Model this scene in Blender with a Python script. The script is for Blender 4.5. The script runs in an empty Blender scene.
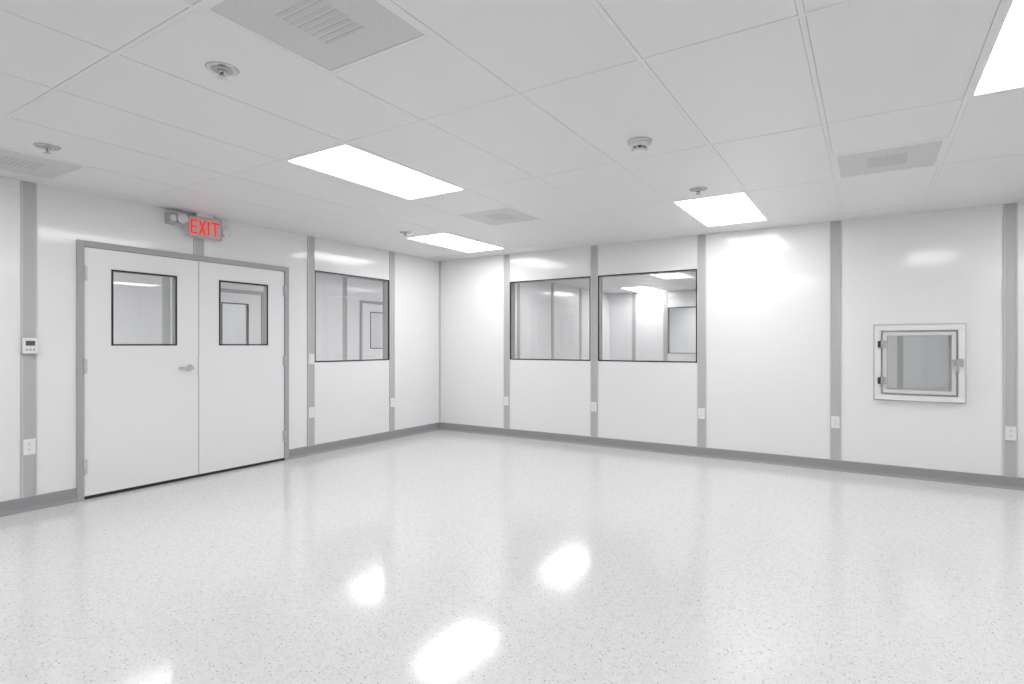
import bpy, bmesh, math
from mathutils import Vector, Matrix
sc = bpy.context.scene
sc.view_settings.view_transform = 'Standard'
H = 2.44
LUM = 10.5

# ------------------------------------------------------------ materials
def newmat(name):
    m = bpy.data.materials.new(name); m.use_nodes = True
    nt = m.node_tree; b = nt.nodes['Principled BSDF']
    return m, nt, b
def pmat(name, col, rough=0.4, metal=0.0, spec=0.5, bump=0.0, bscale=3.0, var=0.0, em=None, est=0.0):
    m, nt, b = newmat(name)
    b.inputs['Base Color'].default_value = (*col, 1)
    b.inputs['Roughness'].default_value = rough
    b.inputs['Metallic'].default_value = metal
    b.inputs['Specular IOR Level'].default_value = spec
    tc = nt.nodes.new('ShaderNodeTexCoord')
    if bump > 0:
        n = nt.nodes.new('ShaderNodeTexNoise'); n.inputs['Scale'].default_value = bscale
        n.inputs['Detail'].default_value = 1
        bp = nt.nodes.new('ShaderNodeBump'); bp.inputs['Strength'].default_value = 1.0
        bp.inputs['Distance'].default_value = bump
        nt.links.new(tc.outputs['Object'], n.inputs['Vector'])
        nt.links.new(n.outputs['Fac'], bp.inputs['Height'])
        nt.links.new(bp.outputs['Normal'], b.inputs['Normal'])
    if var > 0:
        n = nt.nodes.new('ShaderNodeTexNoise'); n.inputs['Scale'].default_value = 1.3
        r = nt.nodes.new('ShaderNodeValToRGB')
        r.color_ramp.elements[0].color = (*[c*(1-var) for c in col], 1)
        r.color_ramp.elements[1].color = (*[min(1, c*(1+var)) for c in col], 1)
        nt.links.new(tc.outputs['Object'], n.inputs['Vector'])
        nt.links.new(n.outputs['Fac'], r.inputs['Fac'])
        nt.links.new(r.outputs['Color'], b.inputs['Base Color'])
    if em:
        b.inputs['Emission Color'].default_value = (*em, 1)
        b.inputs['Emission Strength'].default_value = est
    return m

WALL = pmat('wall_panel_white', (0.865, 0.865, 0.875), 0.11, spec=0.5, bump=0.0010, bscale=1.3, var=0.004)
STRIP = pmat('batten_grey', (0.50, 0.50, 0.507), 0.4, var=0.02)
STRIP2 = pmat('batten_grey_light', (0.60, 0.60, 0.605), 0.35)
BASE = pmat('cove_base_grey', (0.31, 0.31, 0.32), 0.45, var=0.03)
DOORW = pmat('door_paint_white', (0.87, 0.87, 0.88), 0.25, bump=0.0004, bscale=2.5)
FRAME = pmat('door_frame_grey', (0.42, 0.42, 0.43), 0.4, var=0.02)
BLACK = pmat('black_gasket', (0.012, 0.012, 0.014), 0.4)
DARK = pmat('dark_gap', (0.05, 0.05, 0.05), 0.7)
CHROME = pmat('brushed_steel', (0.62, 0.62, 0.63), 0.25, 1.0, var=0.03)
STEEL = pmat('satin_aluminium', (0.60, 0.60, 0.61), 0.38, 0.6, var=0.03)
PLASTIC = pmat('white_plastic', (0.84, 0.84, 0.84), 0.35, var=0.01)
PAINTG = pmat('light_grey_paint', (0.70, 0.70, 0.70), 0.35, var=0.01)
PLASTICG = pmat('grey_plastic', (0.45, 0.45, 0.45), 0.4, var=0.02)
TILE = pmat('ceiling_tile_white', (0.82, 0.82, 0.83), 0.4, bump=0.0003, bscale=60, var=0.006)
TBAR = pmat('ceiling_tbar_white', (0.82, 0.82, 0.83), 0.35, var=0.005)
PLEN = pmat('ceiling_gap_grey', (0.40, 0.40, 0.40), 0.8)
LCD = pmat('lcd_display', (0.10, 0.11, 0.11), 0.2)
RED = pmat('exit_red_led', (0.8, 0.03, 0.02), 0.4, em=(1.0, 0.03, 0.015), est=0.55)
SIGNF = pmat('exit_sign_face', (0.66, 0.52, 0.51), 0.35)
LAMP = pmat('troffer_lens', (0.9, 0.9, 0.9), 0.4, em=(1.0, 0.995, 0.99), est=LUM)
LAMP2 = pmat('troffer_lens_adjoining', (0.9, 0.9, 0.9), 0.4, em=(1.0, 0.995, 0.99), est=LUM*0.95)
LENS = pmat('lamp_head_lens', (0.75, 0.76, 0.78), 0.1)

def glass(name, tint):
    m = bpy.data.materials.new(name); m.use_nodes = True
    nt = m.node_tree; nt.nodes.clear()
    o = nt.nodes.new('ShaderNodeOutputMaterial'); mx = nt.nodes.new('ShaderNodeMixShader')
    t = nt.nodes.new('ShaderNodeBsdfTransparent'); g = nt.nodes.new('ShaderNodeBsdfGlossy')
    lw = nt.nodes.new('ShaderNodeLayerWeight'); lw.inputs['Blend'].default_value = 0.5
    p = nt.nodes.new('ShaderNodeMath'); p.operation = 'POWER'; p.inputs[1].default_value = 5
    ma = nt.nodes.new('ShaderNodeMath'); ma.operation = 'MULTIPLY_ADD'; ma.inputs[1].default_value = .95; ma.inputs[2].default_value = .045
    t.inputs['Color'].default_value = (*tint, 1); g.inputs['Roughness'].default_value = 0.01
    nt.links.new(lw.outputs['Facing'], p.inputs[0]); nt.links.new(p.outputs[0], ma.inputs[0])
    nt.links.new(ma.outputs[0], mx.inputs[0]); nt.links.new(t.outputs[0], mx.inputs[1])
    nt.links.new(g.outputs[0], mx.inputs[2]); nt.links.new(mx.outputs[0], o.inputs[0])
    return m
GLASS = glass('window_glass', (0.975, 0.98, 0.98))

def perforated():
    m, nt, b = newmat('perforated_metal')
    b.inputs['Roughness'].default_value = 0.45
    tc = nt.nodes.new('ShaderNodeTexCoord')
    mp = nt.nodes.new('ShaderNodeMapping'); mp.inputs['Scale'].default_value = (110, 110, 0)
    v = nt.nodes.new('ShaderNodeTexVoronoi'); v.inputs['Scale'].default_value = 1.0
    v.inputs['Randomness'].default_value = 0.0
    r = nt.nodes.new('ShaderNodeValToRGB')
    r.color_ramp.elements[0].position = 0.24; r.color_ramp.elements[0].color = (0.46, 0.46, 0.46, 1)
    r.color_ramp.elements[1].position = 0.36; r.color_ramp.elements[1].color = (0.74, 0.74, 0.74, 1)
    nt.links.new(tc.outputs['Object'], mp.inputs['Vector']); nt.links.new(mp.outputs[0], v.inputs['Vector'])
    nt.links.new(v.outputs['Distance'], r.inputs['Fac']); nt.links.new(r.outputs[0], b.inputs['Base Color'])
    return m
PERF = perforated()
GRILLE = pmat('vent_grille', (0.58, 0.58, 0.58), 0.5, var=0.02)

def floormat():
    m, nt, b = newmat('speckled_vinyl_floor')
    N = nt.nodes.new; L = nt.links.new
    tc = N('ShaderNodeTexCoord')
    def fleck(scale, th, pick, seed):
        mp = N('ShaderNodeMapping'); mp.inputs['Location'].default_value = (seed, seed*1.7, 0)
        wn = N('ShaderNodeTexNoise'); wn.inputs['Scale'].default_value = scale*2.0
        add = N('ShaderNodeMixRGB'); add.blend_type = 'ADD'; add.inputs[0].default_value = 0.008
        v = N('ShaderNodeTexVoronoi'); v.voronoi_dimensions = '2D'; v.inputs['Scale'].default_value = scale
        L(tc.outputs['Object'], mp.inputs['Vector']); L(mp.outputs[0], wn.inputs['Vector'])
        L(mp.outputs[0], add.inputs[1]); L(wn.outputs['Color'], add.inputs[2]); L(add.outputs[0], v.inputs['Vector'])
        lt = N('ShaderNodeMath'); lt.operation = 'LESS_THAN'; lt.inputs[1].default_value = th
        L(v.outputs['Distance'], lt.inputs[0])
        sp = N('ShaderNodeSeparateColor'); L(v.outputs['Color'], sp.inputs[0])
        gt = N('ShaderNodeMath'); gt.operation = 'GREATER_THAN'; gt.inputs[1].default_value = pick
        L(sp.outputs[0], gt.inputs[0])
        mu = N('ShaderNodeMath'); mu.operation = 'MULTIPLY'; L(lt.outputs[0], mu.inputs[0]); L(gt.outputs[0], mu.inputs[1])
        return mu.outputs[0]
    base = N('ShaderNodeTexNoise'); base.inputs['Scale'].default_value = 30; base.inputs['Detail'].default_value = 4
    L(tc.outputs['Object'], base.inputs['Vector'])
    r = N('ShaderNodeValToRGB')
    r.color_ramp.elements[0].position = 0.35; r.color_ramp.elements[0].color = (0.695, 0.694, 0.692, 1)
    r.color_ramp.elements[1].position = 0.65; r.color_ramp.elements[1].color = (0.74, 0.739, 0.737, 1)
    L(base.outputs['Fac'], r.inputs['Fac'])
    col = r.outputs['Color']
    for (s, th, pk, sd, c) in [(75, .32, .74, 3.1, (.63, .625, .62)), (85, .32, .75, 9.4, (.79, .79, .788)),
                               (60, .22, .89, 5.7, (.50, .48, .455)), (42, .15, .92, 1.3, (.38, .35, .32))]:
        f = fleck(s, th, pk, sd)
        mx = N('ShaderNodeMixRGB'); L(f, mx.inputs[0]); L(col, mx.inputs[1]); mx.inputs[2].default_value = (*c, 1)
        col = mx.outputs[0]
    L(col, b.inputs['Base Color'])
    b.inputs['Roughness'].default_value = 0.12
    b.inputs['Specular IOR Level'].default_value = 0.6
    n2 = N('ShaderNodeTexNoise'); n2.inputs['Scale'].default_value = 4; n2.inputs['Detail'].default_value = 2
    L(tc.outputs['Object'], n2.inputs['Vector'])
    bp = N('ShaderNodeBump'); bp.inputs['Distance'].default_value = 0.0008; bp.inputs['Strength'].default_value = 1
    L(n2.outputs['Fac'], bp.inputs['Height']); L(bp.outputs[0], b.inputs['Normal'])
    return m
FLOOR = floormat()

# ------------------------------------------------------------ mesh builder
class MB:
    def __init__(s, name, T=None):
        s.name = name; s.bm = bmesh.new(); s.mats = []; s.T = T or (lambda a, b, z: (a, b, z))
    def mi(s, mat):
        if mat not in s.mats: s.mats.append(mat)
        return s.mats.index(mat)
    def poly_prism(s, pts, dvec, mat):
        """pts: list of local 3D pts, extruded along dvec"""
        i = s.mi(mat)
        v0 = [s.bm.verts.new(s.T(*p)) for p in pts]
        v1 = [s.bm.verts.new(s.T(p[0]+dvec[0], p[1]+dvec[1], p[2]+dvec[2])) for p in pts]
        n = len(pts); fs = [s.bm.faces.new(v0), s.bm.faces.new(v1[::-1])]
        for k in range(n): fs.append(s.bm.faces.new((v0[k], v0[(k+1) % n], v1[(k+1) % n], v1[k])))
        for f in fs: f.material_index = i
        return fs
    def box(s, a0, a1, b0, b1, z0, z1, mat):
        return s.poly_prism([(a0, b0, z0), (a1, b0, z0), (a1, b1, z0), (a0, b1, z0)], (0, 0, z1-z0), mat)
    def frame(s, a0, a1, b0, b1, z0, z1, w, mat):
        s.box(a0, a1, b0, b1, z0, z0+w, mat); s.box(a0, a1, b0, b1, z1-w, z1, mat)
        s.box(a0, a0+w, b0, b1, z0+w, z1-w, mat); s.box(a1-w, a1, b0, b1, z0+w, z1-w, mat)
    def cyl(s, c, axis, r, h, mat, n=24, r2=None):
        """lathe segment starting at c along local axis (0,1,2) length h"""
        r2 = r if r2 is None else r2; i = s.mi(mat)
        def pt(k, rr, off):
            t = 2*math.pi*k/n; u, w = rr*math.cos(t), rr*math.sin(t); p = [0, 0, 0]
            o = [x for x in (0, 1, 2) if x != axis]
            p[o[0]] = c[o[0]]+u; p[o[1]] = c[o[1]]+w; p[axis] = c[axis]+off
            return s.T(*p)
        v0 = [s.bm.verts.new(pt(k, r, 0)) for k in range(n)]; v1 = [s.bm.verts.new(pt(k, r2, h)) for k in range(n)]
        fs = [s.bm.faces.new(v0[::-1]), s.bm.faces.new(v1)]
        for k in range(n):
            f = s.bm.faces.new((v0[k], v0[(k+1) % n], v1[(k+1) % n], v1[k])); f.smooth = True; fs.append(f)
        for f in fs: f.material_index = i
    def done(s, bevel=0.0, origin=None, segs=2):
        bmesh.ops.recalc_face_normals(s.bm, faces=s.bm.faces)
        me = bpy.data.meshes.new(s.name)
        if origin is None and len(s.bm.verts):
            co = [v.co for v in s.bm.verts]
            origin = Vector([(min(c[i] for c in co)+max(c[i] for c in co))/2 for i in range(3)])
        origin = Vector(origin)
        bmesh.ops.translate(s.bm, verts=s.bm.verts, vec=-origin)
        s.bm.to_mesh(me); s.bm.free()
        for m in s.mats: me.materials.append(m)
        o = bpy.data.objects.new(s.name, me); o.location = origin
        sc.collection.objects.link(o)
        if bevel > 0:
            b = o.modifiers.new('bevel', 'BEVEL'); b.width = bevel; b.segments = segs; b.limit_method = 'ANGLE'
            b.angle_limit = math.radians(50); b.harden_normals = False
        return o
def par(parent, *kids):
    bpy.context.view_layer.update()
    for k in kids:
        k.parent = parent; k.matrix_parent_inverse = parent.matrix_world.inverted()

# local frames: a along wall, b out of the wall toward viewer, z up
T_BACK = lambda a, b, z: (a, -b, z)
T_LEFT = lambda a, b, z: (b, a, z)
def T_yface(y, sgn): return lambda a, b, z: (a, y+sgn*b, z)
def T_xface(x, sgn): return lambda a, b, z: (x+sgn*b, a, z)

# ------------------------------------------------------------ floor
X0, X1, Y0, Y1 = -2.8, 9.1, -8.6, 10.1
f = MB('floor'); f.box(X0, X1, Y0, Y1, -0.1, 0, FLOOR); f.done(origin=(0, 0, 0))

# ------------------------------------------------------------ walls
def wall(name, T, thick, s0, s1, ops):
    w = MB(name, T); bp = s0
    for (a0, a1, z0, z1) in sorted(ops):
        if a0 > bp: w.box(bp, a0, -thick, 0, 0, H, WALL)
        if z0 > 0: w.box(a0, a1, -thick, 0, 0, z0, WALL)
        if z1 < H: w.box(a0, a1, -thick, 0, z1, H, WALL)
        bp = a1
    if bp < s1: w.box(bp, s1, -thick, 0, 0, H, WALL)
    return w.done(origin=(0, 0, 0))

WZ0, WZ1 = 1.03, 2.07
DY0, DY1 = -4.445, -2.53     # outer door frame
DZ = 2.06
PX0, PX1, PZ0, PZ1 = 5.36, 5.94, 0.765, 1.365
wall('wall_left', T_LEFT, 0.1, -8.5, 10.0, [(DY0+.02, DY1-.02, 0, DZ-.02), (-2.19, -1.02, WZ0, WZ1)])
wall('wall_back', T_BACK, 0.1, 0.0, 9.0, [(1.2085, 2.385, WZ0, WZ1), (2.481, 3.6655, WZ0, WZ1),
     (PX0, PX1, PZ0, PZ1), (6.41, 7.49, WZ0, WZ1)])
wall('wall_right', T_xface(9.0, -1), 0.1, -8.5, 10.0, [])
wall('wall_front', T_yface(-8.5, 1), 0.1, -2.7, 9.1, [])
wall('wall_corridor', T_xface(-2.7, 1), 0.1, -8.6, 10.0, [(-1.95, -1.0, 0, 2.05), (0.95, 1.9, 0, 2.05)])
wall('wall_corridor_end', T_yface(3.6, -1), 0.1, -2.7, -0.1, [])
wall('wall_adjoining_room', T_yface(6.35, -1), 0.1, 0.0, 9.0, [(1.40, 3.9, WZ0, WZ1)])
wall('wall_far', T_yface(10.0, -1), 0.1, -2.8, 9.1, [])

# ------------------------------------------------------------ battens (trim)
tn = [0]
def strip(T, a, w=0.095, z0=0.1, z1=H):
    tn[0] += 1
    m = MB('trim_%d' % tn[0], T)
    h = w/2
    m.box(a-h, a+h, 0, 0.006, z0, z1, STRIP)
    m.box(a-h, a-h+0.012, 0.006, 0.010, z0, z1, STRIP2)
    m.box(a+h-0.012, a+h, 0.006, 0.010, z0, z1, STRIP2)
    return m.done(bevel=0.0015, segs=1)
for a in (1.160, 2.433, 3.714, 4.992, 6.290, 7.56, 8.83): strip(T_BACK, a)
for a in (-0.974, -2.239, -4.743, -6.01, -7.28): strip(T_LEFT, a)
strip(T_LEFT, -3.487, z0=DZ+.0)
for a in (-7.5, -6.23, -4.96, -3.69, -2.42, -1.15): strip(T_xface(9.0, -1), a)
for a in (1.2, 2.47, 3.74, 5.01, 6.28, 7.55): strip(T_yface(-8.5, 1), a)
for a in (-7.2, -5.93, -4.66, -3.39, -2.45, -0.6, 0.6, 2.3): strip(T_xface(-2.7, 1), a)
for a in (0.9, 2.17, 3.44, 4.71): strip(T_xface(0.0, 1), a)          # adjoining room, left side
for a in (0.6, 1.345, 4.0, 5.2, 5.75, 7.0, 8.3): strip(T_yface(6.35, -1), a)
for a in (1.2, 2.47, 3.74, 5.01): strip(T_yface(10.0, -1), a)
# corner trim
m = MB('trim_corner'); m.box(0, 0.018, -0.018, 0, 0.1, H, STRIP2); m.done()

# ------------------------------------------------------------ baseboards
def baseb(name, T, segs):
    m = MB(name, T)
    for (s0, s1) in segs:
        pts = [(s0, 0, 0), (s0, 0.026, 0), (s0, 0.026, 0.004), (s0, 0.016, 0.016), (s0, 0.0125, 0.03), (s0, 0.0125, 0.1), (s0, 0, 0.104)]
        m.poly_prism(pts, (s1-s0, 0, 0), BASE)
    m.done()
baseb('baseboard_back', T_BACK, [(0.0, 9.0)])
baseb('baseboard_left', T_LEFT, [(-8.5, DY0), (DY1, 0.0)])
baseb('baseboard_right', T_xface(9.0, -1), [(-8.5, 0)])
baseb('baseboard_front', T_yface(-8.5, 1), [(0, 9.0)])
baseb('baseboard_corridor', T_xface(-2.7, 1), [(-8.5, -1.95), (-1.0, .95), (1.9, 3.5)])
baseb('baseboard_adjoining_room', T_yface(6.35, -1), [(0, 9.0)])
baseb('baseboard_adjoining_side', T_xface(0, 1), [(0.1, 6.35)])

# ------------------------------------------------------------ ceiling
def ceiling(name, x0, x1, y0, y1, gx, gy, skip):
    """skip: list of (cx,cy,hx,hy) fixture footprints"""
    m = MB(name)
    m.box(x0, x1, y0, y1, H+0.10, H+0.12, PLEN)
    xs = []; k = math.ceil((x0-gx)/0.61)
    while gx+k*0.61 < x1: xs.append(gx+k*0.61); k += 1
    ys = []; k = math.ceil((y0-gy)/1.22)
    while gy+k*1.22 < y1: ys.append(gy+k*1.22); k += 1
    XS = [x0]+xs+[x1]; YS = [y0]+ys+[y1]; t = 0.011; g = 0.0016
    for i in range(len(XS)-1):
        for j in range(len(YS)-1):
            a0, a1, b0, b1 = XS[i], XS[i+1], YS[j], YS[j+1]
            cx = (a0+a1)/2
            if a1-a0 < .05 or b1-b0 < .05: continue
            parts = [(b0, b1)]
            subs = [s for s in skip if abs(cx-s[0]) < 0.1 and s[1] > b0 and s[1] < b1]
            for s in subs:
                s0, s1 = s[1]-s[3], s[1]+s[3]; new = []
                for (p0, p1) in parts:
                    if s0-p0 > .05:
                        new.append((p0, s0))
                    if p1-s1 > .05: new.append((s1, p1))
                    e = s0 if s0-p0 > .05 else (s1 if p1-s1 > .05 else None)
                    if e is not None: m.box(a0+t, a1-t, e-t, e+t, H, H+0.012, TBAR)
                parts = new
            for (p0, p1) in parts:
                m.box(a0+t+g, a1-t-g, p0+t+g, p1-t-g, H+0.001, H+0.02, TILE)
    for x in xs: m.box(x-t, x+t, y0, y1, H, H+0.03, TBAR)
    for j, y in enumerate(ys):
        for i in range(len(XS)-1):
            m.box(XS[i]+(t if i else 0), XS[i+1]-(t if i < len(XS)-2 else 0), y-t, y+t, H, H+0.012, TBAR)
    # wall angle
    m.box(x0, x1, y0, y0+.02, H, H+.1, TBAR); m.box(x0, x1, y1-.02, y1, H, H+.1, TBAR)
    m.box(x0, x0+.02, y0+.02, y1-.02, H, H+.1, TBAR); m.box(x1-.02, x1, y0+.02, y1-.02, H, H+.1, TBAR)
    m.done(origin=(0, 0, 0))

GX, GY = 0.795, -0.38
main_l = [(2.32, -3.43), (5.98, -3.43), (1.10, -0.99), (4.15, -0.99), (7.20, -0.99), (1.10, -5.87), (4.15, -5.87), (7.20, -5.87)]
vents = [(3.54, -4.955), (5.37, -1.905), (2.32, -1.905), (0.49, -4.955), (7.20, -4.345)]
ceiling('ceiling', 0, 9.0, -8.5, 0, GX, GY, [(x, y, .305, .61) for x, y in main_l]+[(x, y, .305, .305) for x, y in vents])
nl = [(1.03, 2.06), (1.03, 5.72), (4.08, 4.50), (5.3, 2.06), (7.74, 3.28)]
ceiling('ceiling_adjoining_room', 0, 9.0, 0.1, 6.35, 0.725, 0.23, [(x, y, .305, .61) for x, y in nl])
fl = [(1.34, 8.94), (3.17, 8.94), (5.61, 7.72)]
ceiling('ceiling_far_room', 0, 9.0, 6.45, 10.0, 0.425, 0.02-.13, [])
cl = [(-1.08, 0.00), (-1.08, -3.66), (-1.08, -6.10), (-1.08, 2.44)]
ceiling('ceiling_corridor', -2.7, -0.1, -8.5, 3.5, -1.385, 0.61, [(x, y, .305, .61) for x, y in cl])

def troffer(x, y, lens, z=H):
    m = MB('recessed_ceiling_light')
    hx, hy = .294, .599; w = .016
    def ring(z0, z1, o, i, mat):
        (ox, oy), (ix, iy) = o, i
        m.box(x-ox, x+ox, y-oy, y-iy, z0, z1, mat); m.box(x-ox, x+ox, y+iy, y+oy, z0, z1, mat)
        m.box(x-ox, x-ix, y-iy, y+iy, z0, z1, mat); m.box(x+ix, x+ox, y-iy, y+iy, z0, z1, mat)
    ring(z+.001, z+.03, (hx, hy), (hx-w, hy-w), PLASTIC)
    m.box(x-hx+w, x+hx-w, y-hy+w, y+hy-w, z+.012, z+.016, lens)
    m.box(x-hx+w, x+hx-w, y-hy+w, y+hy-w, z+.03, z+.09, PLASTIC)
    m.done()
for p in main_l: troffer(*p, LAMP)
for p in nl: troffer(*p, LAMP2)
for p in cl: troffer(*p, LAMP2)
for p in fl: troffer(*p, LAMP, z=H-.018)

def vent(x, y):
    m = MB('ceiling_air_vent'); h = .294; z = H
    for (a0, a1, b0, b1) in [(-h, h, -h, -h+.022), (-h, h, h-.022, h), (-h, -h+.022, -h+.022, h-.022), (h-.022, h, -h+.022, h-.022)]:
        m.box(x+a0, x+a1, y+b0, y+b1, z+.001, z+.02, TBAR)
    m.box(x-h+.022, x+h-.022, y-h+.022, y+h-.022, z+.003, z+.008, PERF)
    # flush neck grille
    n = .11
    for k in range(8):
        yy = y-n+2*n*k/7
        m.box(x-n, x+n, yy-.009, yy+.009, z+.0018, z+.004, GRILLE)
    m.done()
for v in vents: vent(*v)

# ------------------------------------------------------------ ceiling devices
def sprinkler(x, y):
    m = MB('fire_sprinkler'); z = H+.001
    m.cyl((x, y, z), 2, .068, -.006, CHROME, 36, .060)
    m.cyl((x, y, z-.006), 2, .044, -.002, PLASTICG, 32)
    m.cyl((x, y, z-.006), 2, .020, -.014, CHROME, 24, .014)
    m.cyl((x, y, z-.020), 2, .007, -.018, CHROME, 12, .005)
    for s in (-1, 1):
        m.poly_prism([(x+s*.012, y-.003, z-.014), (x+s*.019, y-.003, z-.014), (x+s*.016, y-.003, z-.032), (x+s*.004, y-.003, z-.038), (x+s*.003, y-.003, z-.033), (x+s*.011, y-.003, z-.028)], (0, .006, 0), CHROME)
    m.cyl((x, y, z-.038), 2, .020, -.002, CHROME, 24)
    m.done()
for p in [(2.88, -4.95), (1.04, -4.97), (4.15, -1.88), (1.05, -1.84)]: sprinkler(*p)

x, y = 4.12, -3.12
m = MB('smoke_detector'); z = H+.001
m.cyl((x, y, z), 2, .072, -.014, PLASTIC, 40)
m.cyl((x, y, z-.014), 2, .066, -.022, PLASTIC, 40, .060)
m.cyl((x, y, z-.036), 2, .036, -.014, DARK, 32)
for k in range(8):
    t = k*math.pi/4; c, s_ = math.cos(t), math.sin(t)
    px_, py_ = x+.040*c, y+.040*s_
    m.poly_prism([(px_-.004*s_-.008*c, py_+.004*c-.008*s_, z-.036), (px_+.004*s_-.008*c, py_-.004*c-.008*s_, z-.036),
                  (px_+.004*s_+.006*c, py_-.004*c+.006*s_, z-.036), (px_-.004*s_+.006*c, py_+.004*c+.006*s_, z-.036)], (0, 0, -.014), PLASTIC)
m.cyl((x, y, z-.050), 2, .047, -.012, PLASTIC, 40, .032)
m.cyl((x+.050, y-.02, z-.031), 2, .0025, -.007, PLASTICG, 12)
m.done()

# ------------------------------------------------------------ windows
def window(name, T, a0, a1, z0, z1, thick=0.1):
    m = MB(name, T)
    m.frame(a0, a1, -0.012, 0.004, z0, z1, 0.012, BLACK)
    m.frame(a0, a1, -thick-0.004, -thick+0.012, z0, z1, 0.012, STRIP)
    m.frame(a0, a1, -thick+0.012, -0.012, z0, z1, 0.008, STRIP2)
    m.box(a0+.008, a1-.008, -thick/2-.003, -thick/2+.003, z0+.008, z1-.008, GLASS)
    return m.done()
window('window_1', T_BACK, 1.2105, 2.383, WZ0+.002, WZ1-.002)
window('window_2', T_BACK, 2.483, 3.6635, WZ0+.002, WZ1-.002)
window('window_3', T_LEFT, -2.188, -1.022, WZ0+.002, WZ1-.002)
window('window_4', T_BACK, 6.412, 7.488, WZ0+.002, WZ1-.002)
window('window_5', T_yface(6.35, -1), 1.402, 3.898, WZ0+.002, WZ1-.002)

# ------------------------------------------------------------ double door
def door_leaf(m, a0, a1, z0, z1, w0, w1, wz0, wz1, b0, b1):
    m.box(a0, w0, b0, b1, z0, z1, DOORW); m.box(w1, a1, b0, b1, z0, z1, DOORW)
    m.box(w0, w1, b0, b1, z0, wz0, DOORW); m.box(w0, w1, b0, b1, wz1, z1, DOORW)
def vision(m, a0, a1, z0, z1, b0, b1):
    m.frame(a0, a1, b1-.002, b1+.004, z0, z1, .013, BLACK)
    m.frame(a0, a1, b0-.004, b0+.002, z0, z1, .013, STRIP)
    m.frame(a0, a1, b0+.002, b1-.002, z0, z1, .006, STRIP2)
    m.box(a0+.006, a1-.006, (b0+b1)/2-.003, (b0+b1)/2+.003, z0+.006, z1-.006, GLASS)

e = bpy.data.objects.new('door_1', None); e.location = (0, -3.487, 0); sc.collection.objects.link(e)
m = MB('door_frame', T_LEFT)
fw = .048
for (a0, a1) in [(DY0, DY0+fw), (DY1-fw, DY1)]:
    m.box(a0, a1, -.115, .018, 0, DZ, FRAME)
m.box(DY0+fw, DY1-fw, -.115, .018, DZ-fw, DZ, FRAME)
m.box(DY0+fw, DY0+fw+.014, -.075, -.045, 0, DZ-fw, FRAME); m.box(DY1-fw-.014, DY1-fw, -.075, -.045, 0, DZ-fw, FRAME)
m.box(DY0+fw, DY1-fw, -.075, -.045, DZ-fw-.014, DZ-fw, FRAME)
m.box(DY0+fw, DY1-fw, -.1, .010, 0.0, .004, DARK)
fr = m.done(bevel=.002, segs=1)
ym = (DY0+DY1)/2; b0, b1 = -.042, .006
L0, L1, R0, R1 = DY0+fw+.003, ym-.003, ym+.003, DY1-fw-.003
zt = DZ-fw-.003
m = MB('leaf_left', T_LEFT); door_leaf(m, L0, L1, .026, zt, -4.205, -3.682, 1.222, 1.852, b0, b1); ll = m.done()
m = MB('leaf_right', T_LEFT); door_leaf(m, R0, R1, .026, zt, -3.296, -2.773, 1.222, 1.852, b0, b1); lr = m.done()
m = MB('vision_panel_left', T_LEFT); vision(m, -4.203, -3.684, 1.224, 1.850, b0, b1); vl = m.done()
m = MB('vision_panel_right', T_LEFT); vision(m, -3.294, -2.775, 1.224, 1.850, b0, b1); vr = m.done()
m = MB('door_sweep', T_LEFT)
m.box(L0, L1, b0+.004, b1-.002, .004, .026, BLACK); m.box(R0, R1, b0+.004, b1-.002, .004, .026, BLACK)
m.box(ym-.003, ym+.003, b0+.01, b1-.008, .026, zt, DARK)
sw = m.done()
m = MB('lever_handle', T_LEFT)
ha, hz = -3.575, 1.02
m.cyl((ha, b1, hz), 1, .034, .012, CHROME, 32, .030)
m.cyl((ha, b1+.012, hz), 1, .013, .040, CHROME, 20)
m.box(ha-.115, ha+.014, b1+.042, b1+.058, hz-.011, hz+.011, CHROME)
m.cyl((ha, b1+.040, hz), 1, .016, .020, CHROME, 20, .013)
m.box(ym-.010, ym+.002, b1, b1+.004, hz-.09, hz+.09, STEEL)
hd = m.done(bevel=.003)
m = MB('hinges', T_LEFT)
for a in (DY0+fw+.001, DY1-fw-.001):
    for z in (.26, 1.06, 1.80):
        m.cyl((a, b1+.013, z-.055), 2, .009, .11, STEEL, 14)
        m.cyl((a, b1+.013, z+.055), 2, .006, .006, STEEL, 10); m.cyl((a, b1+.013, z-.061), 2, .006, .006, STEEL, 10)
        m.box(a-.022, a+.022, b1-.0005, b1+.005, z-.055, z+.055, STEEL)
hg = m.done()
par(e, fr, ll, lr, vl, vr, sw, hd, hg)

# corridor single doors
for n, (a0, a1) in enumerate([(-1.95, -1.0), (0.95, 1.9)]):
    T = T_xface(-2.7, 1)
    e = bpy.data.objects.new('door_%d' % (n+2), None); e.location = (-2.7, (a0+a1)/2, 0); sc.collection.objects.link(e)
    m = MB('door_frame', T)
    m.box(a0, a0+.05, -.1, .018, 0, 2.05, FRAME); m.box(a1-.05, a1, -.1, .018, 0, 2.05, FRAME); m.box(a0+.05, a1-.05, -.1, .018, 2.0, 2.05, FRAME)
    k1 = m.done()
    m = MB('leaf', T); door_leaf(m, a0+.053, a1-.053, .01, 1.997, a0+.26, a1-.26, 1.15, 1.85, -.045, 0)
    k2 = m.done()
    m = MB('vision_panel', T); vision(m, a0+.262, a1-.262, 1.152, 1.848, -.045, 0)
    k3 = m.done()
    par(e, k1, k2, k3)

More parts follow.
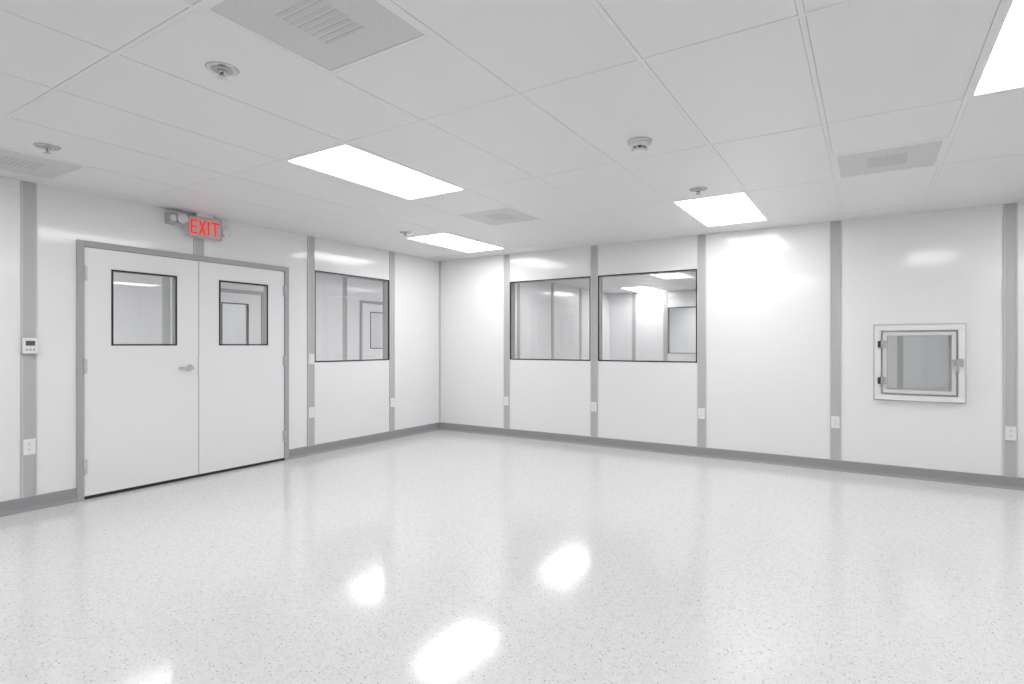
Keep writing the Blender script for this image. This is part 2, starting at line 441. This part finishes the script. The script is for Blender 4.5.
# room beyond the corridor (seen through those doors' glass)
wall('wall_beyond_corridor', T_xface(-5.2, 1), 0.1, -4.0, 6.0, [])
m = MB('floor_beyond_corridor'); m.box(-5.3, -2.8, -4, 6, -.1, 0, FLOOR); m.done(origin=(-4, 0, 0))
wall('wall_beyond_side', T_yface(6.0, -1), 0.1, -5.2, -2.8, [])
wall('wall_beyond_end', T_yface(-4.0, 1), 0.1, -5.2, -2.8, [])
bl = [(-4.0, 3.65), (-4.0, -0.01)]
ceiling('ceiling_beyond_corridor', -5.2, -2.8, -4.0, 6.0, -4.305, 0.6, [(x, y, .305, .61) for x, y in bl])
for p in bl: troffer(*p, LAMP2)

# ------------------------------------------------------------ outlets, switch, thermostat
def outlet(T, a, z=.475, off=.010):
    m = MB('power_outlet', T)
    m.box(a-.036, a+.036, off, off+.007, z-.058, z+.058, PLASTIC)
    for dz in (-.021, .021):
        m.cyl((a, off+.007, z+dz), 1, .0165, .002, PLASTIC, 20)
        for s in (-1, 1): m.box(a+s*.006-.0012, a+s*.006+.0012, off+.009, off+.0095, z+dz-.001, z+dz+.008, DARK)
        m.cyl((a, off+.009, z+dz-.008), 1, .0022, .0005, DARK, 10)
    m.cyl((a, off+.007, z), 1, .003, .0015, STEEL, 10)
    m.done(bevel=.0015, segs=1)
for a in (1.160, 2.433, 3.714, 4.992, 6.290): outlet(T_BACK, a)
for a in (-0.974, -2.239, -4.743): outlet(T_LEFT, a)
m = MB('light_switch', T_LEFT); a = -2.239; z = 1.07
m.box(a-.036, a+.036, .010, .018, z-.058, z+.058, PLASTIC); m.box(a-.017, a+.017, .018, .020, z-.034, z+.034, PLASTIC)
m.box(a-.015, a+.015, .020, .026, z-.002, z+.031, PLASTIC); m.done(bevel=.0015, segs=1)
m = MB('thermostat', T_LEFT); a = -4.743; z = 1.225
m.box(a-.048, a+.048, .010, .016, z-.062, z+.062, PLASTICG)
m.box(a-.044, a+.044, .016, .036, z-.058, z+.058, PLASTIC)
m.box(a-.028, a+.028, .036, .0375, z+.000, z+.036, LCD)
for k in (-1, 0, 1): m.box(a+k*.022-.007, a+k*.022+.007, .036, .039, z-.036, z-.024, PLASTICG)
m.done(bevel=.002)

# ------------------------------------------------------------ exit sign
a, z0, z1 = -3.470, 2.215, 2.405
m = MB('exit_sign', T_LEFT)
m.box(a-.155, a+.155, .035, .080, z0, z1, PLASTIC)
m.frame(a-.158, a+.158, .078, .086, z0-.003, z1+.003, .010, PLASTICG)
m.box(a-.148, a+.148, .080, .082, z0+.007, z1-.007, SIGNF)
m.box(a-.06, a+.06, .0, .035, z0+.04, z1-.03, PLASTIC)
m.box(a-.075, a+.075, .030, .085, z1, H, PLASTIC)
lh0, lh1 = z0+.030, z1-.030; lb, ld = .082, .003; st = .017
def P(pts): m.poly_prism([(p[0], lb, p[1]) for p in pts], (0, ld, 0), RED)
def R(a0, a1, q0, q1): m.box(a0, a1, lb, lb+ld, q0, q1, RED)
c = a-.134; w = .062
R(c, c+st, lh0, lh1); R(c+st, c+w, lh0, lh0+st); R(c+st, c+w, lh1-st, lh1); R(c+st, c+w-.01, (lh0+lh1-st)/2, (lh0+lh1+st)/2)
c = a-.062; w = .070
P([(c, lh0), (c+.021, lh0), (c+w, lh1), (c+w-.021, lh1)])
m.poly_prism([(c+w-.021, lb+.0003, lh0), (c+w, lb+.0003, lh0), (c+.021, lb+.0003, lh1), (c, lb+.0003, lh1)], (0, ld, 0), RED)
c = a+.021; R(c, c+st+.002, lh0, lh1)
c = a+.054; w = .078
R(c, c+w, lh1-st, lh1); R(c+w/2-st/2, c+w/2+st/2, lh0, lh1-st)
for s, zz in ((-1, 2.36), (1, 2.30)):
    ac = a+s*.205
    m.cyl((a+s*.155 if s > 0 else a-.180, .060, zz), 0, .011, .025, PLASTICG, 12)
    m.cyl((ac, .030, zz), 1, .034, .055, PLASTICG, 24, .044)
    m.cyl((ac, .085, zz), 1, .044, .012, PLASTIC, 24)
    m.cyl((ac, .097, zz), 1, .037, .004, LENS, 24, .030)
ac = a-.285
m.box(ac-.030, ac+.040, .0, .075, 2.305, 2.405, PLASTICG)
m.cyl((ac+.005, .075, 2.355), 1, .030, .006, LENS, 20, .024)
m.done(bevel=.0012, segs=1)

# ------------------------------------------------------------ pass-through cabinet
e = bpy.data.objects.new('pass_through_cabinet', None); e.location = ((PX0+PX1)/2, 0, (PZ0+PZ1)/2); sc.collection.objects.link(e)
T = T_BACK
m = MB('surround', T)
m.frame(5.304, 5.994, .001, .010, .709, 1.421, .020, STRIP)
m.frame(5.313, 5.985, .010, .040, .718, 1.412, .050, PLASTIC)
m.frame(5.361, 5.937, -.40, .010, .766, 1.364, .012, PLASTIC)
m.frame(5.366, 5.932, .010, .034, .771, 1.359, .010, PLASTICG)
k1 = m.done(bevel=.003)
m = MB('inner_door', T)
da0, da1, dz0, dz1 = 5.380, 5.918, .785, 1.345
m.frame(da0, da1, .034, .052, dz0, dz1, .030, PAINTG)
m.frame(da0+.030, da1-.030, .036, .049, dz0+.030, dz1-.030, .005, PLASTICG)
m.box(da0+.035, da1-.035, .040, .045, dz0+.035, dz1-.035, GLASS)
k2 = m.done(bevel=.002)
m = MB('rear_door', T)
m.frame(5.361, 5.937, -.42, -.40, .766, 1.364, .035, PLASTIC)
m.box(5.396, 5.902, -.412, -.407, .801, 1.329, GLASS)
k5 = m.done()
m = MB('hinges', T)
for z in (.895, 1.235):
    m.box(5.352, 5.405, .052, .058, z-.034, z+.034, PLASTICG)
    m.cyl((5.374, .058, z-.045), 2, .009, .09, PLASTICG, 14)
    m.box(5.338, 5.362, .040, .058, z-.030, z+.030, DARK)
k3 = m.done(bevel=.001, segs=1)
m = MB('latch', T)
m.box(5.885, 5.965, .052, .060, 1.045, 1.100, CHROME)
m.cyl((5.925, .060, 1.072), 1, .018, .018, CHROME, 20)
m.box(5.915, 5.935, .074, .086, .985, 1.085, CHROME)
m.box(5.940, 5.972, .040, .056, 1.035, 1.110, STEEL)
k4 = m.done(bevel=.002)
par(e, k1, k2, k5, k3, k4)

# ------------------------------------------------------------ world + camera
w = bpy.data.worlds.new('world'); sc.world = w; w.use_nodes = True
w.node_tree.nodes['Background'].inputs[0].default_value = (.8, .8, .8, 1)
w.node_tree.nodes['Background'].inputs[1].default_value = 0.3
cam = bpy.data.cameras.new('camera'); co = bpy.data.objects.new('camera', cam); sc.collection.objects.link(co)
co.location = (5.276, -6.356, 1.235); co.rotation_euler = (math.radians(90), 0, math.radians(32.4))
cam.sensor_width = 36; cam.lens = 36*564/1024; cam.shift_y = 2.3/1024; cam.clip_start = 0.05
sc.camera = co
